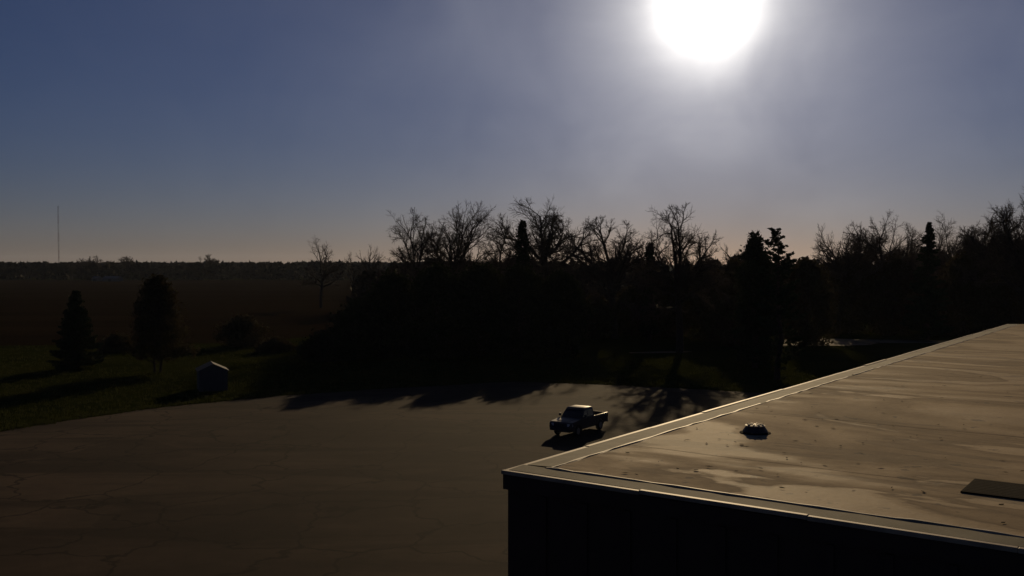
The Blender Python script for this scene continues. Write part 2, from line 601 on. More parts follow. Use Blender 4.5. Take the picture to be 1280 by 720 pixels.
# roof vent with its cap
def roof_pt(px, py):
    return on_ground(px, py, RZ + 0.04)
vp = roof_pt(944, 541)
vent = empty('roof_vent', vp, 0.3)
tag(vent, 'small dark cone shaped vent standing on the tan roof', 'vent')
MB().lathe([(0.36, -0.03), (0.36, 0.012), (0.30, 0.03), (0.29, 0.03)], 28).build('flange', M_RUBBER, vent, smooth=True)
MB().lathe([(0.29, 0.028), (0.285, 0.06), (0.225, 0.145), (0.215, 0.165)], 28).build('hood', M_DARKMETAL, vent, smooth=True)
cap = MB().lathe([(0.23, 0.168), (0.235, 0.18), (0.18, 0.195), (0.02, 0.201)], 28).build('cap', M_LIP, vent, smooth=True)
for q in range(8):
    a = q * math.pi / 4
    f = MB().box(0.06, 0.20, -0.008, 0.008, 0.192, 0.212, Matrix.Rotation(a, 4, 'Z')).build('fin', M_LIP, cap)
# dark rubber walkway pad
pp = roof_pt(1200, 616)
pad = empty('walkway_pad', pp, -AZ)
tag(pad, 'dark rubber walkway mat lying flat on the tan roof', 'mat')
q = 0
for ix in range(2):
    o = MB().box(ix * 1.22 + 0.004, ix * 1.22 + 1.214, 0, 1.25, -0.02, 0.03).build('mat_panel', M_RUBBER, pad, bevel=0.008)
    for st in range(9):
        MB().box(ix * 1.22 + 0.04, ix * 1.22 + 1.18, 0.08 + st * 0.13, 0.12 + st * 0.13, 0.028, 0.032).build('tread', M_RUBBER, o)

# ------------------------------------------------------------------ pickup truck
def make_truck(loc, rz):
    t = empty('pickup_truck', loc, rz)
    tag(t, 'dark crew cab pickup truck parked alone on the asphalt lot', 'truck')
    P = NT('truck_paint')
    P.col((0.024, 0.015, 0.012)); P.set(Roughness=0.55, Coat_Weight=0.15, Coat_Roughness=0.25)
    paint = P.m
    gl = NT('truck_glass'); gl.col((0.006, 0.007, 0.008)); gl.set(Roughness=0.06); glass = gl.m
    bl = mat_simple('truck_trim', (0.016, 0.016, 0.017), 0.6, 0.2, 5)
    ch = NT('truck_chrome'); ch.col((0.45, 0.45, 0.46)); ch.set(Roughness=0.22, Metallic=1.0); chrome = ch.m
    tyre_m = mat_simple('tyre_rubber', (0.018, 0.018, 0.018), 0.9, 0.2, 9, spec=0.2)
    rim_m = mat_simple('alloy_rim', (0.22, 0.22, 0.23), 0.4, 0.15, 5, metal=0.8)
    lens = NT('lamp_lens'); lens.col((0.5, 0.5, 0.52)); lens.set(Roughness=0.12); lens = lens.m
    red = mat_simple('tail_lens', (0.25, 0.01, 0.01), 0.25, 0.1, 4)
    liner = mat_simple('bed_liner', (0.30, 0.25, 0.19), 0.6, 0.2, 6)  # liner colour raised to stand for sunlight on the bed floor
    def arch(cx, r, z0, n=9):
        return [(cx + r * math.cos(a), 0.40 + r * math.sin(a)) for a in np.linspace(0, math.pi, n)]
    # lower body from nose to cab rear, outline with front wheel opening
    o = [(2.72, 0.52), (2.78, 0.75), (2.74, 1.00), (2.60, 1.10), (1.50, 1.19), (1.18, 1.21), (-0.82, 1.21), (-0.82, 0.46), (1.30, 0.44)]
    o += arch(1.78, 0.47, 0.4)[::-1][0:]
    o += [(2.34, 0.46)]
    MB().prism(o, -0.93, 0.93).build('body', paint, t, bevel=0.06, smooth=True, seg=3)
    # hood bulge
    MB().hull([(2.52, s * 0.52, 1.095) for s in (-1, 1)] + [(1.30, s * 0.60, 1.19) for s in (-1, 1)] + [(2.40, s * 0.45, 1.145) for s in (-1, 1)] + [(1.40, s * 0.52, 1.235) for s in (-1, 1)]).build('hood', paint, t, bevel=0.02, smooth=True)
    # cab greenhouse
    lo, hi = 0.87, 0.75
    cabp = []
    for s in (-1, 1):
        cabp += [(1.25, s * lo, 1.20), (-0.80, s * lo, 1.20), (0.55, s * hi, 1.84), (-0.66, s * hi, 1.84), (0.42, s * 0.68, 1.90), (-0.56, s * 0.68, 1.90)]
    MB().hull(cabp).build('cab', paint, t, bevel=0.035, smooth=True)
    MB().hull([(0.42, s * 0.64, 1.892) for s in (-1, 1)] + [(-0.54, s * 0.64, 1.892) for s in (-1, 1)] + [(0.32, s * 0.5, 1.925) for s in (-1, 1)] + [(-0.44, s * 0.5, 1.925) for s in (-1, 1)]).build('roof_panel', paint, t, bevel=0.02, smooth=True)
    # glazing, slightly proud
    def pane(name, pts, off):
        n = (Vector(pts[1]) - Vector(pts[0])).cross(Vector(pts[2]) - Vector(pts[0])).normalized()
        if n.dot(Vector(off)) < 0: n = -n
        MB().hull([Vector(p) + n * 0.006 for p in pts] + [Vector(p) - n * 0.02 for p in pts]).build(name, glass, t)
    pane('windshield', [(1.16, -0.78, 1.25), (1.16, 0.78, 1.25), (0.635, 0.70, 1.765), (0.635, -0.70, 1.765)], (1, 0, 1))
    pane('rear_window', [(-0.79, -0.70, 1.27), (-0.79, 0.70, 1.27), (-0.64, 0.62, 1.74), (-0.64, -0.62, 1.74)], (-1, 0, .3))
    for s in (-1, 1):
        def sp(x, z):
            f = (z - 1.2) / 0.64
            return (x, s * (lo + (hi - lo) * f), z)
        pane('side_window', [sp(1.00, 1.27), sp(0.28, 1.27), sp(0.28, 1.72), sp(0.57, 1.72)], (0, s, 0))
        pane('side_window', [sp(0.18, 1.27), sp(-0.62, 1.27), sp(-0.52, 1.72), sp(0.18, 1.72)], (0, s, 0))
        d = MB().box(0.98, 0.24, s * 0.928, s * 0.936, 0.56, 1.16).build('door', paint, t, bevel=0.003)
        MB().box(0.32, 0.48, s * 0.934, s * 0.965, 1.02, 1.06).build('handle', bl, d)
        d = MB().box(0.22, -0.72, s * 0.928, s * 0.936, 0.56, 1.16).build('door', paint, t, bevel=0.003)
        MB().box(-0.6, -0.44, s * 0.934, s * 0.965, 1.02, 1.06).build('handle', bl, d)
        mr = MB().hull([(0.98 + dx, s * (0.98 + dy), 1.28 + dz) for dx in (-.05, .07) for dy in (0, .17) for dz in (0, .19)])
        mr.build('mirror', bl, t, bevel=0.02, smooth=True)
        MB().box(0.95, 1.01, min(s * 0.86, s * 0.99), max(s * 0.86, s * 0.99), 1.27, 1.31).build('mirror_arm', bl, t)
        MB().hull([(2.755, s * 0.56, 0.80), (2.755, s * 0.56, 1.0), (2.72, s * 0.92, 0.80), (2.70, s * 0.92, 1.0), (2.6, s * .945, .82), (2.6, s * .945, .98), (2.79, s * .56, .82), (2.79, s * .56, .98)]).build('headlight', lens, t)
        MB().box(-2.83, -2.80, min(s * 0.76, s * 0.94), max(s * 0.76, s * 0.94), 0.85, 1.18).build('tail_light', red, t)
        # bed side with wheel opening
        o = [(-0.86, 0.48), (-0.86, 1.22), (-2.80, 1.22), (-2.80, 0.55), (-2.18, 0.52)] + arch(-1.66, 0.46, 0.4)[::-1] + [(-1.16, 0.48)]
        y0, y1 = sorted((s * 0.86, s * 0.945))
        MB().prism(o, y0, y1).build('bed_side', paint, t, bevel=0.02, smooth=True)
        y0, y1 = sorted((s * 0.62, s * 0.856))
        MB().prism([(-1.2, 0.66), (-1.32, 0.92), (-2.0, 0.92), (-2.12, 0.66)], y0, y1).build('wheel_well', liner, t, bevel=0.02)
        for wx in (1.78, -1.66):
            M = Matrix.Translation((wx, s * 0.80, 0.392)) @ Matrix.Rotation(math.radians(90), 4, 'X')
            w = MB().lathe([(0.24, -0.12), (0.36, -0.125), (0.392, -0.09), (0.392, 0.09), (0.36, 0.125), (0.24, 0.12)], 28, M).build('wheel', tyre_m, t, smooth=True)
            M2 = Matrix.Translation((wx, s * 0.90, 0.392)) @ Matrix.Rotation(math.radians(90), 4, 'X')
            MB().lathe([(0.235, -0.03), (0.235, 0.025), (0.20, 0.025), (0.18, 0.0), (0.07, 0.012), (0.06, 0.03)], 24, M2).build('rim', rim_m, w, smooth=True)
    MB().box(-2.72, -0.88, -0.855, 0.855, 0.60, 0.66).build('bed_floor', liner, t)
    MB().box(-0.93, -0.865, -0.855, 0.855, 0.662, 1.22).build('bed_front', paint, t, bevel=0.015)
    tg = MB().box(-2.80, -2.73, -0.852, 0.852, 0.62, 1.215).build('tailgate', paint, t, bevel=0.015)
    MB().box(-2.815, -2.802, -0.12, 0.12, 1.04, 1.10).build('handle', bl, tg)
    MB().box(-2.95, -2.79, -0.90, 0.90, 0.46, 0.60).build('rear_bumper', chrome, t, bevel=0.03)
    MB().hull([(2.70, -0.95, .46), (2.70, .95, .46), (2.70, -0.95, .70), (2.70, .95, .70), (2.88, -.78, .48), (2.88, .78, .48), (2.88, -.78, .69), (2.88, .78, .69)]).build('front_bumper', bl, t, bevel=0.03, smooth=True)
    gr_ = MB().box(2.76, 2.80, -0.54, 0.54, 0.74, 1.02).build('grille', bl, t, bevel=0.01)
    for z in (0.79, 0.86, 0.93, 1.0):
        MB().box(2.798, 2.812, -0.52, 0.52, z - 0.015, z + 0.015).build('bar', bl, gr_)
    MB().box(-2.7, 2.3, -0.5, 0.5, 0.30, 0.47).build('chassis', bl, t)
    # no load in the bed; the raised liner colour makes its floor read as sunlit
    return t
tb = on_ground(724, 540)
make_truck((tb.x, tb.y, 0.010), math.atan2(-math.cos(math.radians(33)), -math.sin(math.radians(33))))

# ------------------------------------------------------------------ small shed at the lot's edge
sp_ = on_ground(267, 489)
shed = empty('storage_shed', (sp_.x, sp_.y, 0), math.radians(22))
tag(shed, 'small pale grey storage shed standing at the edge of the lot', 'shed')
M_SHED = mat_simple('shed_siding', (0.042, 0.038, 0.037), 0.7, 0.12, 2)
M_SHEDR = mat_simple('shed_roofing', (0.022, 0.02, 0.019), 0.8, 0.2, 3)
MB().prism([(-1.35, 0), (1.35, 0), (1.35, 2.0), (0, 2.62), (-1.35, 2.0)], 0, 3.0).build('wall', M_SHED, shed)
for s in (-1, 1):
    a = math.atan2(0.62, 1.35)
    MB().hull([(s * 1.5, -0.12, 1.945), (s * 1.5, 3.12, 1.945), (0.0, -0.12, 2.64), (0.0, 3.12, 2.64), (s * 1.5, -0.12, 2.0), (s * 1.5, 3.12, 2.0), (0, -.12, 2.70), (0, 3.12, 2.70)]).build('roof', M_SHEDR, shed)
for q in range(9):
    MB().box(-1.33 + q * 0.3, -1.33 + q * 0.3 + 0.26, -0.022, -0.002, 0.05, 1.98).build('board', M_SHED, shed)
dd = MB().box(-0.75, 0.75, -0.05, -0.024, 0.06, 1.9).build('door', M_SHED, shed, bevel=0.006)
MB().box(0.02, 0.06, -0.08, -0.048, 0.9, 1.1).build('handle', M_DARKMETAL, dd)

# ------------------------------------------------------------------ trees
def frames(d):
    ref = np.where(np.abs(d[:, 2:3]) > 0.9, np.array([[1.0, 0, 0]]), np.array([[0, 0, 1.0]]))
    u = np.cross(d, ref); u /= np.linalg.norm(u, axis=1, keepdims=True) + 1e-9
    v = np.cross(d, u)
    return u, v

def tubes(P, R, sides):
    """P (N,S,3) polylines, R (N,S) radii -> verts, quads"""
    N, S, _ = P.shape
    d = P[:, -1] - P[:, 0]
    d /= np.linalg.norm(d, axis=1, keepdims=True) + 1e-9
    u, v = frames(d)
    a = np.arange(sides) * 2 * np.pi / sides
    ring = np.cos(a)[None, :, None] * u[:, None, :] + np.sin(a)[None, :, None] * v[:, None, :]
    V = P[:, :, None, :] + R[:, :, None, None] * ring[:, None, :, :]
    idx = np.arange(N * S * sides).reshape(N, S, sides)
    nx = np.roll(idx, -1, axis=2)
    Fq = np.stack([idx[:, :-1], nx[:, :-1], nx[:, 1:], idx[:, 1:]], axis=-1).reshape(-1, 4)
    return V.reshape(-1, 3), Fq

def join(parts):
    vs, fs, o = [], [], 0
    for v, f in parts:
        vs.append(v); fs.append(f + o); o += len(v)
    return np.concatenate(vs), np.concatenate(fs)

def grow(seed, stems=1, fork=0.3, limbs=6, spread=35, kids=(5, 5, 4, 3), ang=(38, 40, 42, 45), ratio=(0.5, 0.5, 0.55, 0.55),
         curl=0.16, up=0.06, thick=1.0, twig=0.014, limb_len=1.0, asym=0.0, half=0.3):
    """a bare tree about 1 high in arbitrary units; returns heavy and fine (verts, quads); metre radii are added by caller through H"""
    r = np.random.default_rng(seed)
    levels = []
    def march(start, dirs, length, r0, r1, segs, curl_, up_):
        N = len(start)
        P = np.zeros((N, segs + 1, 3)); P[:, 0] = start
        d = dirs.copy(); D = np.zeros((N, segs + 1, 3)); D[:, 0] = d
        for s in range(segs):
            d = d + r.normal(0, curl_, (N, 3)) + np.array([0, 0, up_])
            d /= np.linalg.norm(d, axis=1, keepdims=True)
            P[:, s + 1] = P[:, s] + d * (length / segs)[:, None]
            D[:, s + 1] = d
        t = np.linspace(0, 1, segs + 1)[None, :]
        R = r0[:, None] * (1 - t) + r1[:, None] * t
        return P, D, R
    # stems
    th = r.uniform(0, 2 * np.pi) + np.arange(stems) * 2 * np.pi / stems + r.normal(0, 0.3, stems)
    tilt = np.radians(3 if stems == 1 else 14) * r.uniform(0.5, 1.3, stems)
    d0 = np.stack([np.sin(tilt) * np.cos(th) + asym, np.sin(tilt) * np.sin(th), np.cos(tilt)], 1)
    d0 /= np.linalg.norm(d0, axis=1, keepdims=True)
    L0 = np.full(stems, fork if stems == 1 else fork * 1.2) * r.uniform(0.85, 1.15, stems)
    rr = 0.020 * thick / math.sqrt(stems)
    P, D, R = march(np.zeros((stems, 3)), d0, L0, np.full(stems, rr * 1.15), np.full(stems, rr * 0.8), 6, curl * 0.35, 0.0)
    levels.append((P, R))
    # limbs
    def children(P, D, R, L, n, angle, ratio_, tmin, tlast):
        N, S, _ = P.shape
        n_tot = N * n
        par = np.repeat(np.arange(N), n)
        t = np.tile(np.linspace(tmin, tlast, n), N) + r.normal(0, 0.05, n_tot)
        t = np.clip(t, 0.12, 1.0)
        f = t * (S - 1); i0 = np.clip(f.astype(int), 0, S - 2); w = (f - i0)[:, None]
        st = P[par, i0] * (1 - w) + P[par, i0 + 1] * w
        pd = D[par, i0 + 1]
        pr = R[par, i0] * (1 - w[:, 0]) + R[par, i0 + 1] * w[:, 0]
        u, v = frames(pd)
        ph = np.tile(np.arange(n) * 2.399, N) + np.repeat(r.uniform(0, 6.28, N), n) + r.normal(0, 0.4, n_tot)
        al = np.radians(angle) * r.uniform(0.55, 1.25, n_tot)
        al = np.where(t > 0.97, al * 0.45, al)
        dd = pd * np.cos(al)[:, None] + (u * np.cos(ph)[:, None] + v * np.sin(ph)[:, None]) * np.sin(al)[:, None]
        ln = np.repeat(L, n) * ratio_ * r.uniform(0.65, 1.3, n_tot) * (1.15 - 0.45 * t)
        return st, dd, ln, pr
    st, dd, ln, pr = children(P, D, R, L0, limbs, spread, 1.0, 0.62, 1.0)
    # limb tips lie near an ellipsoid round the fork, so the crown comes out broad and rounded
    nl = len(ln)
    al = np.radians(spread) * np.sqrt((r.permutation(nl) + r.uniform(0.1, 0.9, nl)) / nl)
    pz = np.arange(nl) * 2.399 + r.uniform(0, 6.28)
    dd = np.stack([np.sin(al) * np.cos(pz), np.sin(al) * np.sin(pz), np.cos(al)], 1)
    ln = 0.80 * limb_len / np.sqrt((np.sin(al) / half) ** 2 + (np.cos(al) / (1 - fork)) ** 2) * r.uniform(0.8, 1.12, nl)
    P, D, R = march(st, dd, ln, np.minimum(pr * 0.75, rr * 0.75), np.full(len(ln), 0.0045 * thick), 7, curl, up)
    levels.append((P, R))
    L = ln
    segs = (6, 4, 2, 1)
    rads = (0.0028, 0.0017, 0.0011, 0.0008)
    for i, n in enumerate(kids):
        st, dd, ln, pr = children(P, D, R, L, n, ang[i], ratio[i], 0.25, 1.0)
        r0 = np.minimum(pr * 0.7, rads[i] * 2.2 * thick)
        P, D, R = march(st, dd, ln, np.maximum(r0, twig), np.full(len(ln), max(twig * 0.7, rads[i] * thick * 0.6)), segs[i], curl * 1.1, up * 0.7)
        levels.append((P, R)); L = ln
    heavy = join([tubes(P, R, s) for (P, R), s in zip(levels[:3], (8, 6, 5))])
    fine = join([tubes(P, R, 3) for P, R in levels[3:]])
    return heavy, fine

def fit(parts, H, W, Wd=None):
    """scale so the whole stands H high and about W across"""
    allv = np.concatenate([p[0] for p in parts])
    zs = H / np.percentile(allv[:, 2], 99.8)
    x0, x1 = np.percentile(allv[:, 0], (0.7, 99.3))
    y0, y1 = np.percentile(allv[:, 1], (0.7, 99.3))
    S = np.array([W / (x1 - x0), (Wd or W) / (y1 - y0), zs])
    out = []
    for v, f in parts:
        v = v * S
        v[:, 2] = np.maximum(v[:, 2], -0.2)
        out.append((v, f))
    return out

def top_height(px, ytop, Y):
    d = ray(px, ytop)
    return CAM_H + d.z / d.y * Y

def bare_tree(name, px, ytop, wpx, D, label, seed, group=None, cat='tree', base_px=None, **kw):
    H = top_height(px, ytop, D)
    W = 1.08 * wpx / F_PX * D
    kw.setdefault('twig', 0.00075)
    kw.setdefault('half', W / 2 / H)
    parts = fit(grow(seed, **kw), H, W)
    bx = ((base_px or px) - CX) / F_PX * D
    t = empty(name, (bx, D, -0.05))
    tag(t, label, cat, group)
    o = link('trunk', np_mesh('trunk', *parts[0], smooth=True), M_BARK, t)
    c = link('crown', np_mesh('crown', *parts[1]), M_TWIG, t)
    return t

def conifer_mesh(seed, H, W, style='spruce', n_whorl=26, leaf=0.16, dens=1.0, base=0.1):
    r = np.random.default_rng(seed)
    P = np.zeros((1, 8, 3)); P[0, :, 2] = np.linspace(-0.2, H * 0.985, 8)
    P[0, 1:, :2] += r.normal(0, 0.012 * H, (7, 2)) * (0.3 if style == 'spruce' else 1)
    R = np.linspace(0.022 * H, 0.003 * H, 8)[None]
    tr = [tubes(P, R, 8)]
    C = []
    bp, br = [], []
    nb = n_whorl * (7 if style == 'spruce' else 5)
    for k in range(nb):
        f = base + (1 - base) * ((k + r.uniform(0, 1)) / nb) ** (0.9 if style == 'spruce' else 0.8)
        z = H * f
        if style == 'spruce':
            L = W / 2 * (1 - f) ** 0.8 * r.uniform(0.7, 1.15) + 0.12
            droop = -0.18
        else:
            L = W / 2 * (1.0 - 0.62 * max(0, f - 0.45) / 0.55) * r.choice([0.45, 0.7, 1.0, 1.2])
            droop = 0.12
        a = r.uniform(0, 2 * np.pi)
        n = 5
        tt = np.linspace(0, 1, n)
        pts = np.stack([np.cos(a) * L * tt, np.sin(a) * L * tt, z + L * (droop * tt + 0.22 * tt ** 2)], 1)
        ctr = np.array([np.interp(z, P[0, :, 2], P[0, :, 0]), np.interp(z, P[0, :, 2], P[0, :, 1]), 0])
        pts = pts + ctr
        bp.append(pts); br.append(np.linspace(0.012 + 0.012 * L, 0.006, n))
        m = int((10 + 34 * L) * dens)
        if style == 'spruce':
            t_ = r.uniform(0.12, 1.0, m)
        else:
            t_ = np.clip(r.beta(2, 1.1, m), 0.2, 1)
        base_p = np.stack([np.interp(t_, tt, pts[:, q]) for q in range(3)], 1)
        sd = 0.10 + 0.10 * L * (1 - t_)
        off = r.normal(0, 1, (m, 3)) * sd[:, None] * np.array([1, 1, 0.45 if style == 'spruce' else 0.4])
        C.append(base_p + off)
    tr.append(tubes(np.array(bp), np.array(br), 4))
    C = np.concatenate(C)
    return join(tr), leaf_quads(C, leaf, r, 0.3)

def dense_mesh(seed, H, W, profile, leaf=0.22, clusters=420, per=26, base=0.05, trunks=1, lump=0.3):
    """dense evergreen or leafy tree: leaf clumps through the volume of an uneven crown"""
    r = np.random.default_rng(seed)
    tr = []
    lo = base * H
    bp, br = [], []
    for k in range(trunks):
        ox = (k - (trunks - 1) / 2) * 0.055 * H
        P = np.zeros((1, 7, 3)); P[0, :, 2] = np.linspace(-0.2, H * 0.9, 7)
        P[0, :, 0] = ox * np.linspace(1, 1.6, 7)
        P[0, 1:, :2] += r.normal(0, 0.01 * H, (6, 2))
        tr.append(tubes(P, np.linspace(0.022 * H, 0.004 * H, 7)[None] / math.sqrt(trunks), 8))
    f = r.uniform(0, 1, clusters) ** 0.85
    a = r.uniform(0, 2 * np.pi, clusters)
    lobes = 1 + lump * (np.sin(2 * a + 7 * f + seed) * 0.5 + np.sin(5 * a - 11 * f + 2 * seed) * 0.35 + np.sin(23 * f + 3 * a) * 0.3)
    rad = np.interp(f, *zip(*profile)) * W / 2 * lobes * np.sqrt(r.uniform(0.12, 1, clusters))
    C0 = np.stack([rad * np.cos(a), rad * np.sin(a), lo + (H - lo) * f * r.uniform(0.97, 1.02, clusters)], 1)
    for c in C0[:: 5]:
        z0 = max(lo * 0.6, c[2] - 0.35 * math.hypot(c[0], c[1]) - 0.3)
        tt = np.linspace(0, 1, 4)
        pts = np.stack([c[0] * tt, c[1] * tt, z0 + (c[2] - z0) * tt ** 1.3], 1)
        bp.append(pts); br.append(np.linspace(0.006 * H, 0.012, 4))
    tr.append(tubes(np.array(bp), np.array(br), 4))
    sz = 0.045 * W + 0.15
    off = r.normal(0, 1, (clusters, per, 3)) * np.array([sz, sz, sz * 0.75])
    C = (C0[:, None] + off).reshape(-1, 3)
    C = C[C[:, 2] > lo * 0.7]
    return join(tr), leaf_quads(C, leaf, r)

def leafy(name, px, ytop, wpx, D, label, seed, mat, profile=None, group=None, cat='tree', con=None, **kw):
    H = top_height(px, ytop, D)
    W = wpx / F_PX * D
    if con:
        a, b = conifer_mesh(seed, H, W, con, **kw)
    else:
        a, b = dense_mesh(seed, H, W, profile, **kw)
    t = empty(name, ((px - CX) / F_PX * D, D, -0.05))
    tag(t, label, cat, group)
    link('trunk', np_mesh('trunk', *a, smooth=True), M_BARK, t)
    link('crown', np_mesh('crown', *b), mat, t)
    return t

ROUND = [(0, .55), (.15, .9), (.4, 1), (.65, .85), (.85, .55), (1, .1)]
CONE = [(0, .8), (.1, 1), (.4, .75), (.7, .42), (.9, .15), (1, .03)]
OVAL = [(0, .5), (.2, .9), (.5, 1), (.75, .8), (.92, .4), (1, .05)]
SHRUB = [(0, .9), (.3, 1), (.6, .85), (.85, .55), (1, .15)]
BARE = 'bare trees on the skyline'

# skyline row of leafless trees beyond the lot
K = (8, 6, 6, 4)
bare_tree('bare_tree', 401, 296, 54, 280, 'small lone leafless tree standing apart at the field end of the tree row', 11, BARE, fork=0.5, limbs=9, spread=70, kids=(7, 6, 5))
bare_tree('bare_tree', 441, 314, 24, 270, 'short thin leafless sapling beside the lone small tree', 12, BARE, fork=0.5, limbs=7, spread=50, kids=(5, 5, 4))
bare_tree('bare_tree', 460, 305, 32, 262, 'slim leafless sapling between the lone tree and the leaning stems', 13, BARE, fork=0.5, limbs=8, spread=50, kids=(5, 5, 4))
bare_tree('bare_tree', 508, 262, 80, 180, 'leafless tree of several leaning stems beside the tall upright vase shaped one', 14, BARE, stems=2, fork=0.42, limbs=6, spread=55, kids=(6, 6, 6, 4), up=0.03)
bare_tree('bare_tree', 561, 250, 88, 184, 'tall leafless tree of many upright stems in a vase shape', 15, BARE, stems=2, fork=0.42, limbs=7, spread=46, kids=(6, 6, 6, 4), up=0.04, curl=0.10, thick=1.1)
bare_tree('bare_tree', 615, 270, 84, 190, 'crooked leafless tree in the dip between the vase shaped and the broad tree', 16, BARE, fork=0.5, limbs=10, spread=78, kids=K, curl=0.2)
bare_tree('bare_tree', 687, 249, 124, 186, 'broad leafless tree with thick crooked limbs rising behind a dark evergreen column', 37, BARE, fork=0.5, limbs=11, spread=75, kids=K, curl=0.16, thick=1.15, up=0.02)
bare_tree('bare_tree', 768, 271, 104, 165, 'leafless tree whose limbs fan out from one low fork', 58, BARE, fork=0.52, limbs=10, spread=70, kids=K, up=0.03, thick=1.2, curl=0.12)
bare_tree('bare_tree', 812, 276, 58, 180, 'narrow leafless tree above the small pointed evergreen', 19, BARE, fork=0.48, limbs=9, spread=55, kids=(7, 5, 5))
bare_tree('bare_tree', 862, 256, 112, 138, 'wide twiggy leafless tree with a dense lower crown', 20, BARE, base_px=850, fork=0.45, limbs=13, spread=80, kids=K, up=0.02, thick=1.1)
bare_tree('bare_tree', 921, 304, 48, 200, 'low leafless tree beside the ragged pine', 21, BARE, fork=0.5, limbs=8, spread=70, kids=(6, 5, 5))
for a in ((1048, 283, 68, 175, 'rounded twiggy leafless tree at the gap beyond the pine', 22),
          (1102, 269, 96, 178, 'wide fine twigged leafless tree beside the pointed spruce', 23),
          (1140, 281, 60, 210, 'hazy leafless tree just behind the pointed spruce', 24),
          (1198, 271, 74, 185, 'leafless tree on the far side of the pointed spruce', 25),
          (1240, 257, 80, 165, 'leafless tree between the spruce side tree and the tallest one above the roof end', 26),
          (1076, 279, 64, 225, 'faint leafless tree between the rounded twiggy and the wide fine twigged ones', 81),
          (1172, 279, 64, 230, 'faint leafless tree rising behind the shoulder of the spruce', 82),
          (1220, 266, 70, 215, 'faint leafless tree filling the gap past the spruce side tree', 83),
          (1262, 243, 72, 190, 'slender leafless tree close behind the tallest one', 84),
          (1282, 226, 100, 140, 'tallest leafless tree standing above the far end of the roof', 28)):
    bare_tree('bare_tree', *a, BARE, fork=0.45, limbs=12, spread=78, kids=(8, 6, 6, 3), up=0.03, curl=0.14)

# evergreens
leafy('evergreen_tree', 653, 277, 20, 175, 'narrow dark evergreen column in front of the broad bare tree', 31, M_CEDAR, OVAL, clusters=260, lump=.25)
leafy('evergreen_tree', 812, 305, 22, 160, 'small pointed dark evergreen between two bare trees', 32, M_CEDAR, CONE, clusters=220, per=20)
leafy('evergreen_tree', 944, 294, 46, 118, 'dark pointed evergreen with a rounded body beside the ragged pine', 33, M_CEDAR, [(0, .8), (.3, 1), (.6, .95), (.75, .8), (.86, .5), (.93, .2), (1, .03)], clusters=480, lump=.4)
leafy('pine_tree', 972, 287, 54, 106, 'ragged pine with layered branches and open top by the lot edge', 34, M_NEEDLE, con='pine', n_whorl=22, leaf=0.19, dens=0.9, base=0.05)
leafy('spruce_tree', 1160, 278, 62, 160, 'pointed dark spruce rising among hazy bare trees', 35, M_NEEDLE, con='spruce', leaf=0.26, dens=1.3, base=0.05)
# dark mass behind the lot
MASS = 'dark evergreens massed behind the lot'
for px, yt, w, D, lab, sd, prof in (
        (412, 418, 62, 128, 'lowest rounded evergreen where the dark mass ends at the field', 41, SHRUB),
        (450, 378, 74, 130, 'second lowest evergreen of the dark mass next to its field end', 42, ROUND),
        (492, 346, 86, 133, 'dark evergreen in front of the leaning bare stems', 43, ROUND),
        (545, 337, 92, 131, 'bulky dark evergreen in front of the vase shaped bare tree', 44, ROUND),
        (600, 335, 90, 134, 'bulky dark evergreen in front of the crooked bare tree', 45, OVAL),
        (650, 338, 84, 131, 'bulky dark evergreen in front of the broad bare tree', 46, ROUND),
        (700, 345, 64, 132, 'dark evergreen at the sunlit end of the mass behind the truck', 47, OVAL)):
    leafy('evergreen_tree', px, yt, w, D, lab, sd, M_CEDAR, prof, MASS, clusters=560, per=24, leaf=0.26, base=0.0, lump=.48)
# verge trees on the field side
leafy('verge_tree', 196, 350, 70, 113, 'dark leafy tree on twin trunks on the grass verge', 51, M_DRYLEAF, [(0, .75), (.12, 1), (.4, .85), (.65, .6), (.85, .35), (1, .06)], clusters=460, per=26, base=0.17, trunks=2, leaf=0.2, lump=.5)
leafy('spruce_tree', 94, 364, 66, 117, 'dark broad based spruce on the grass verge by the twin trunk tree', 52, M_NEEDLE, con='spruce', leaf=0.2, dens=1.4, base=0.04)
leafy('shrub', 302, 398, 52, 150, 'round dark shrub at the field edge behind the shed', 53, M_DRYLEAF, SHRUB, cat='shrub', clusters=220, base=0.0, lump=.55)
leafy('shrub', 146, 420, 40, 140, 'low dark shrub between the spruce and the twin trunk tree', 54, M_DRYLEAF, SHRUB, cat='shrub', clusters=140, base=0.0, lump=.55)
leafy('shrub', 345, 425, 40, 140, 'low dark shrub between the shed and the evergreen mass', 55, M_DRYLEAF, SHRUB, cat='shrub', clusters=140, base=0.0, lump=.55)
# understorey between the trunks
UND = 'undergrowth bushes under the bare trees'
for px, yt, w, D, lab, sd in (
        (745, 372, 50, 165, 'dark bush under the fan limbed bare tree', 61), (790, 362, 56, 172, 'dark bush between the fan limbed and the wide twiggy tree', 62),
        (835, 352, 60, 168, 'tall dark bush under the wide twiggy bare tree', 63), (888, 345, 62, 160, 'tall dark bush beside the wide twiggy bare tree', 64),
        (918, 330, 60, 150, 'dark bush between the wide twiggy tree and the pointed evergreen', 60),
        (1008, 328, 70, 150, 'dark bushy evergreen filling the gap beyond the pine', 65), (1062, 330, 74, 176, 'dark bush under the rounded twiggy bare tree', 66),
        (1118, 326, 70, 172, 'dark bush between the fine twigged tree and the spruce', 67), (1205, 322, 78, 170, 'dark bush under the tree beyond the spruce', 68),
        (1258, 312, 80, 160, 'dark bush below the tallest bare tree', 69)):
    leafy('bush', px, yt, w, D, lab, sd, M_DRYLEAF, OVAL, UND, 'bush', clusters=420, per=22, leaf=0.28, base=0.0)

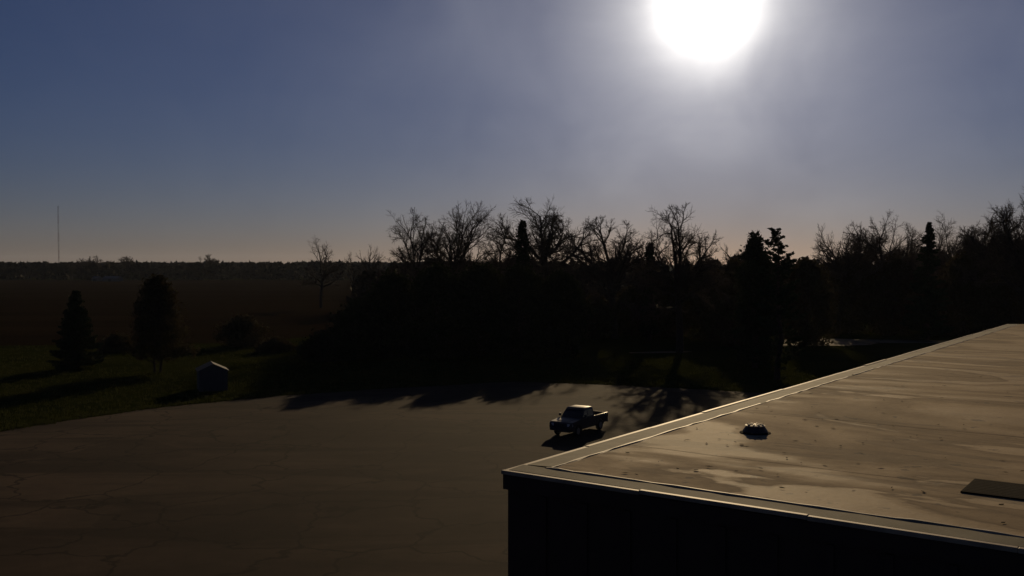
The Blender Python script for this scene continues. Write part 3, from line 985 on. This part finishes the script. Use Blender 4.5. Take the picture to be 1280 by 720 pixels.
# tiny trees far off on the field horizon
HORZ = 'tiny bare trees on the far horizon'
for px, yt, w, lab, sd in ((90, 325, 12, 'tiniest far tree next to the radio mast', 71), (116, 320, 34, 'wide low far tree near the radio mast', 72),
                           (160, 320, 24, 'round far bare tree between the mast and the paired ones', 73), (250, 321, 15, 'smaller of two paired far bare trees', 74),
                           (265, 318, 17, 'larger of two paired far bare trees', 75)):
    bare_tree('far_bare_tree', px, yt, w, 800, lab, sd, HORZ, limbs=8, spread=45, kids=(6, 5, 4), twig=0.006, thick=2.0, fork=0.35)

# ------------------------------------------------------------------ far woodland masses
def woodland(name, rows, seed, label, leaf, per=150):
    r = np.random.default_rng(seed)
    C, S = [], []
    for (x, y, h, w) in rows:
        f = r.uniform(0, 1, per)
        a = r.uniform(0, 2 * np.pi, per)
        rad = w / 2 * np.interp(f, [0, .2, .6, .85, 1], [.7, 1, .9, .55, .1]) * np.sqrt(r.uniform(0.05, 1, per))
        C.append(np.stack([x + rad * np.cos(a), y + rad * np.sin(a), h * f], 1))
    C = np.concatenate(C)
    V, Fq = leaf_quads(C, leaf, r)
    o = link(name, np_mesh(name, V, Fq), M_WOOD)
    tag(o, label, 'woodland', kind='stuff')
    return o
r = np.random.default_rng(9)
rows = []
for D in np.linspace(780, 1500, 9):
    for X in np.arange(-0.60 * D, 0.05 * D, 11):
        rows.append((X + r.uniform(-5, 5), D + r.uniform(-25, 25), 12.6 + (D - 780) / 720 * 1.0 + r.normal(0, 0.8), r.uniform(11, 18)))
woodland('distant_woodland', rows, 3, 'low dark band of woods along the far field horizon', 2.3, 125)
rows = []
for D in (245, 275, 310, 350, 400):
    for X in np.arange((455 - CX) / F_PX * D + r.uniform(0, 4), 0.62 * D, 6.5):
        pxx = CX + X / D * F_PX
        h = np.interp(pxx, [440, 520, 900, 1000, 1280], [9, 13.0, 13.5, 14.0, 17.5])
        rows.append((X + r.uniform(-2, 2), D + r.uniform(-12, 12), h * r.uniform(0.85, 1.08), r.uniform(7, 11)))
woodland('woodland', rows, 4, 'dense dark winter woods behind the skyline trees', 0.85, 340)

# ------------------------------------------------------------------ grass tufts along the lot
def tufts(name, pts, label, hgt=0.25):
    r = np.random.default_rng(17)
    N = len(pts)
    B = 5
    P = np.repeat(np.array(pts), B, axis=0) + np.concatenate([r.normal(0, 0.18, (N * B, 2)), np.zeros((N * B, 1))], 1)
    a = r.uniform(0, 2 * np.pi, N * B)
    w = np.stack([np.cos(a), np.sin(a), np.zeros_like(a)], 1) * r.uniform(0.015, 0.05, (N * B, 1))
    tip = P + np.stack([r.normal(0, 0.08, N * B), r.normal(0, 0.08, N * B), hgt * r.uniform(0.4, 1.3, N * B)], 1)
    V = np.stack([P - w, P + w, tip], 1).reshape(-1, 3)
    o = link(name, np_mesh(name, V, np.arange(N * B * 3).reshape(-1, 3)), M_BLADE)
    tag(o, label, 'grass', kind='stuff')
pts = []
rr_ = random.Random(8)
for (a, b) in zip(lot_edge, lot_edge[1:]):
    for q in range(14):
        t = rr_.random()
        x = a[0] + (b[0] - a[0]) * t; y = a[1] + (b[1] - a[1]) * t
        pts.append((x + rr_.uniform(-.3, .3), y + abs(rr_.gauss(0, 1.2)) + 0.1, 0))
for q in range(9000):
    p = on_ground(rr_.uniform(-30, 1020), rr_.uniform(432, 540))
    # keep off the asphalt
    e = np.interp(p.x, [v[0] for v in LOT_EDGE], [v[1] for v in LOT_EDGE])
    if p.y > e + 0.4 and not (p.y > 132 and p.x > 0):
        pts.append((p.x, p.y, 0))
tufts('grass', pts, 'short rough grass on the verge beyond the asphalt')

# ------------------------------------------------------------------ radio mast and far barns
mD = 1450
mx = (73.5 - CX) / F_PX * mD
mast = empty('radio_mast', (mx, mD, 0))
tag(mast, 'tall thin lattice radio mast on the far field horizon', 'mast')
mH = top_height(73, 259, mD)
mm = NT('mast_paint')
wv = mm.n('ShaderNodeTexWave', wave_type='BANDS', bands_direction='Z')
wv.inputs['Scale'].default_value = 0.012
mm.l(mm.c.outputs['Object'], wv.inputs['Vector'])
mm.col(mm.ramp(wv.outputs['Fac'], [(0.48, (0.16, 0.03, 0.02)), (0.52, (0.25, 0.24, 0.23))]))
M_MAST = mm.m
tri = [(0.9 * math.cos(a), 0.9 * math.sin(a)) for a in (0.5, 0.5 + 2.094, 0.5 + 4.189)]
for (x, y) in tri:
    MB().tube((x, y, -1), (x, y, mH), 0.16, 0.12, 6).build('leg', M_MAST, mast)
br = MB()
z = 0
while z < mH - 3:
    for i in range(3):
        a, b = tri[i], tri[(i + 1) % 3]
        br.tube((*a, z), (*b, z + 3), 0.07, 0.07, 4)
    z += 3
br.build('lattice', M_MAST, mast)
MB().lathe([(0.2, mH), (0.45, mH + 0.3), (0.45, mH + 1.6), (0.15, mH + 2)], 10).build('beacon', M_DARKMETAL, mast)
for i in range(3):
    a = 0.5 + i * 2.094
    for f in (0.5, 0.95):
        MB().tube((60 * math.cos(a), 60 * math.sin(a), 0), (0.9 * math.cos(a), 0.9 * math.sin(a), mH * f), 0.012, 0.012, 4).build('guy_wire', M_DARKMETAL, mast)

M_BARN = mat_simple('barn_cladding', (0.075, 0.072, 0.07), 0.6, 0.1, 0.5)
def barn(px, py, wm, lm, h, label):
    p = on_ground(px, py)
    t = empty('farm_barn', p, -0.42)
    tag(t, label, 'barn', 'pale barns at the far side of the field')
    MB().box(-wm / 2, wm / 2, 0, lm, -0.1, h).build('wall', M_BARN, t)
    MB().prism([(-lm * 0.53 + lm / 2, h), (lm * 0.53 + lm / 2, h), (lm / 2, h + lm * 0.26)], -wm * 0.52, wm * 0.52, Matrix.Rotation(math.radians(90), 4, 'Z')).build('roof', M_BARN, t)
    MB().box(-1.4, 1.4, -0.06, -0.003, 0, h * 0.8).build('door', M_DARKMETAL, t)
barn(118, 351.5, 5.5, 5, 2.2, 'small pale barn at the far side of the field')
barn(137, 351.8, 14, 6, 2.2, 'long low pale barn beside the small one')

# ------------------------------------------------------------------ the air
hz_m = bpy.data.materials.new('haze_air')
hz_m.use_nodes = True
ht = hz_m.node_tree
ht.nodes.clear()
pv = ht.nodes.new('ShaderNodeVolumePrincipled')
pv.inputs['Color'].default_value = (0.7, 0.8, 1.0, 1)
pv.inputs['Density'].default_value = 0.00003
pv.inputs['Anisotropy'].default_value = 0.35
ho = ht.nodes.new('ShaderNodeOutputMaterial')
ht.links.new(pv.outputs[0], ho.inputs['Volume'])
hb = MB().box(-G - 50, G + 50, -650, 11050, -1.5, mH + 8).build('haze', hz_m)
tag(hb, 'thin pale haze in the air over the whole place', 'haze', kind='stuff')
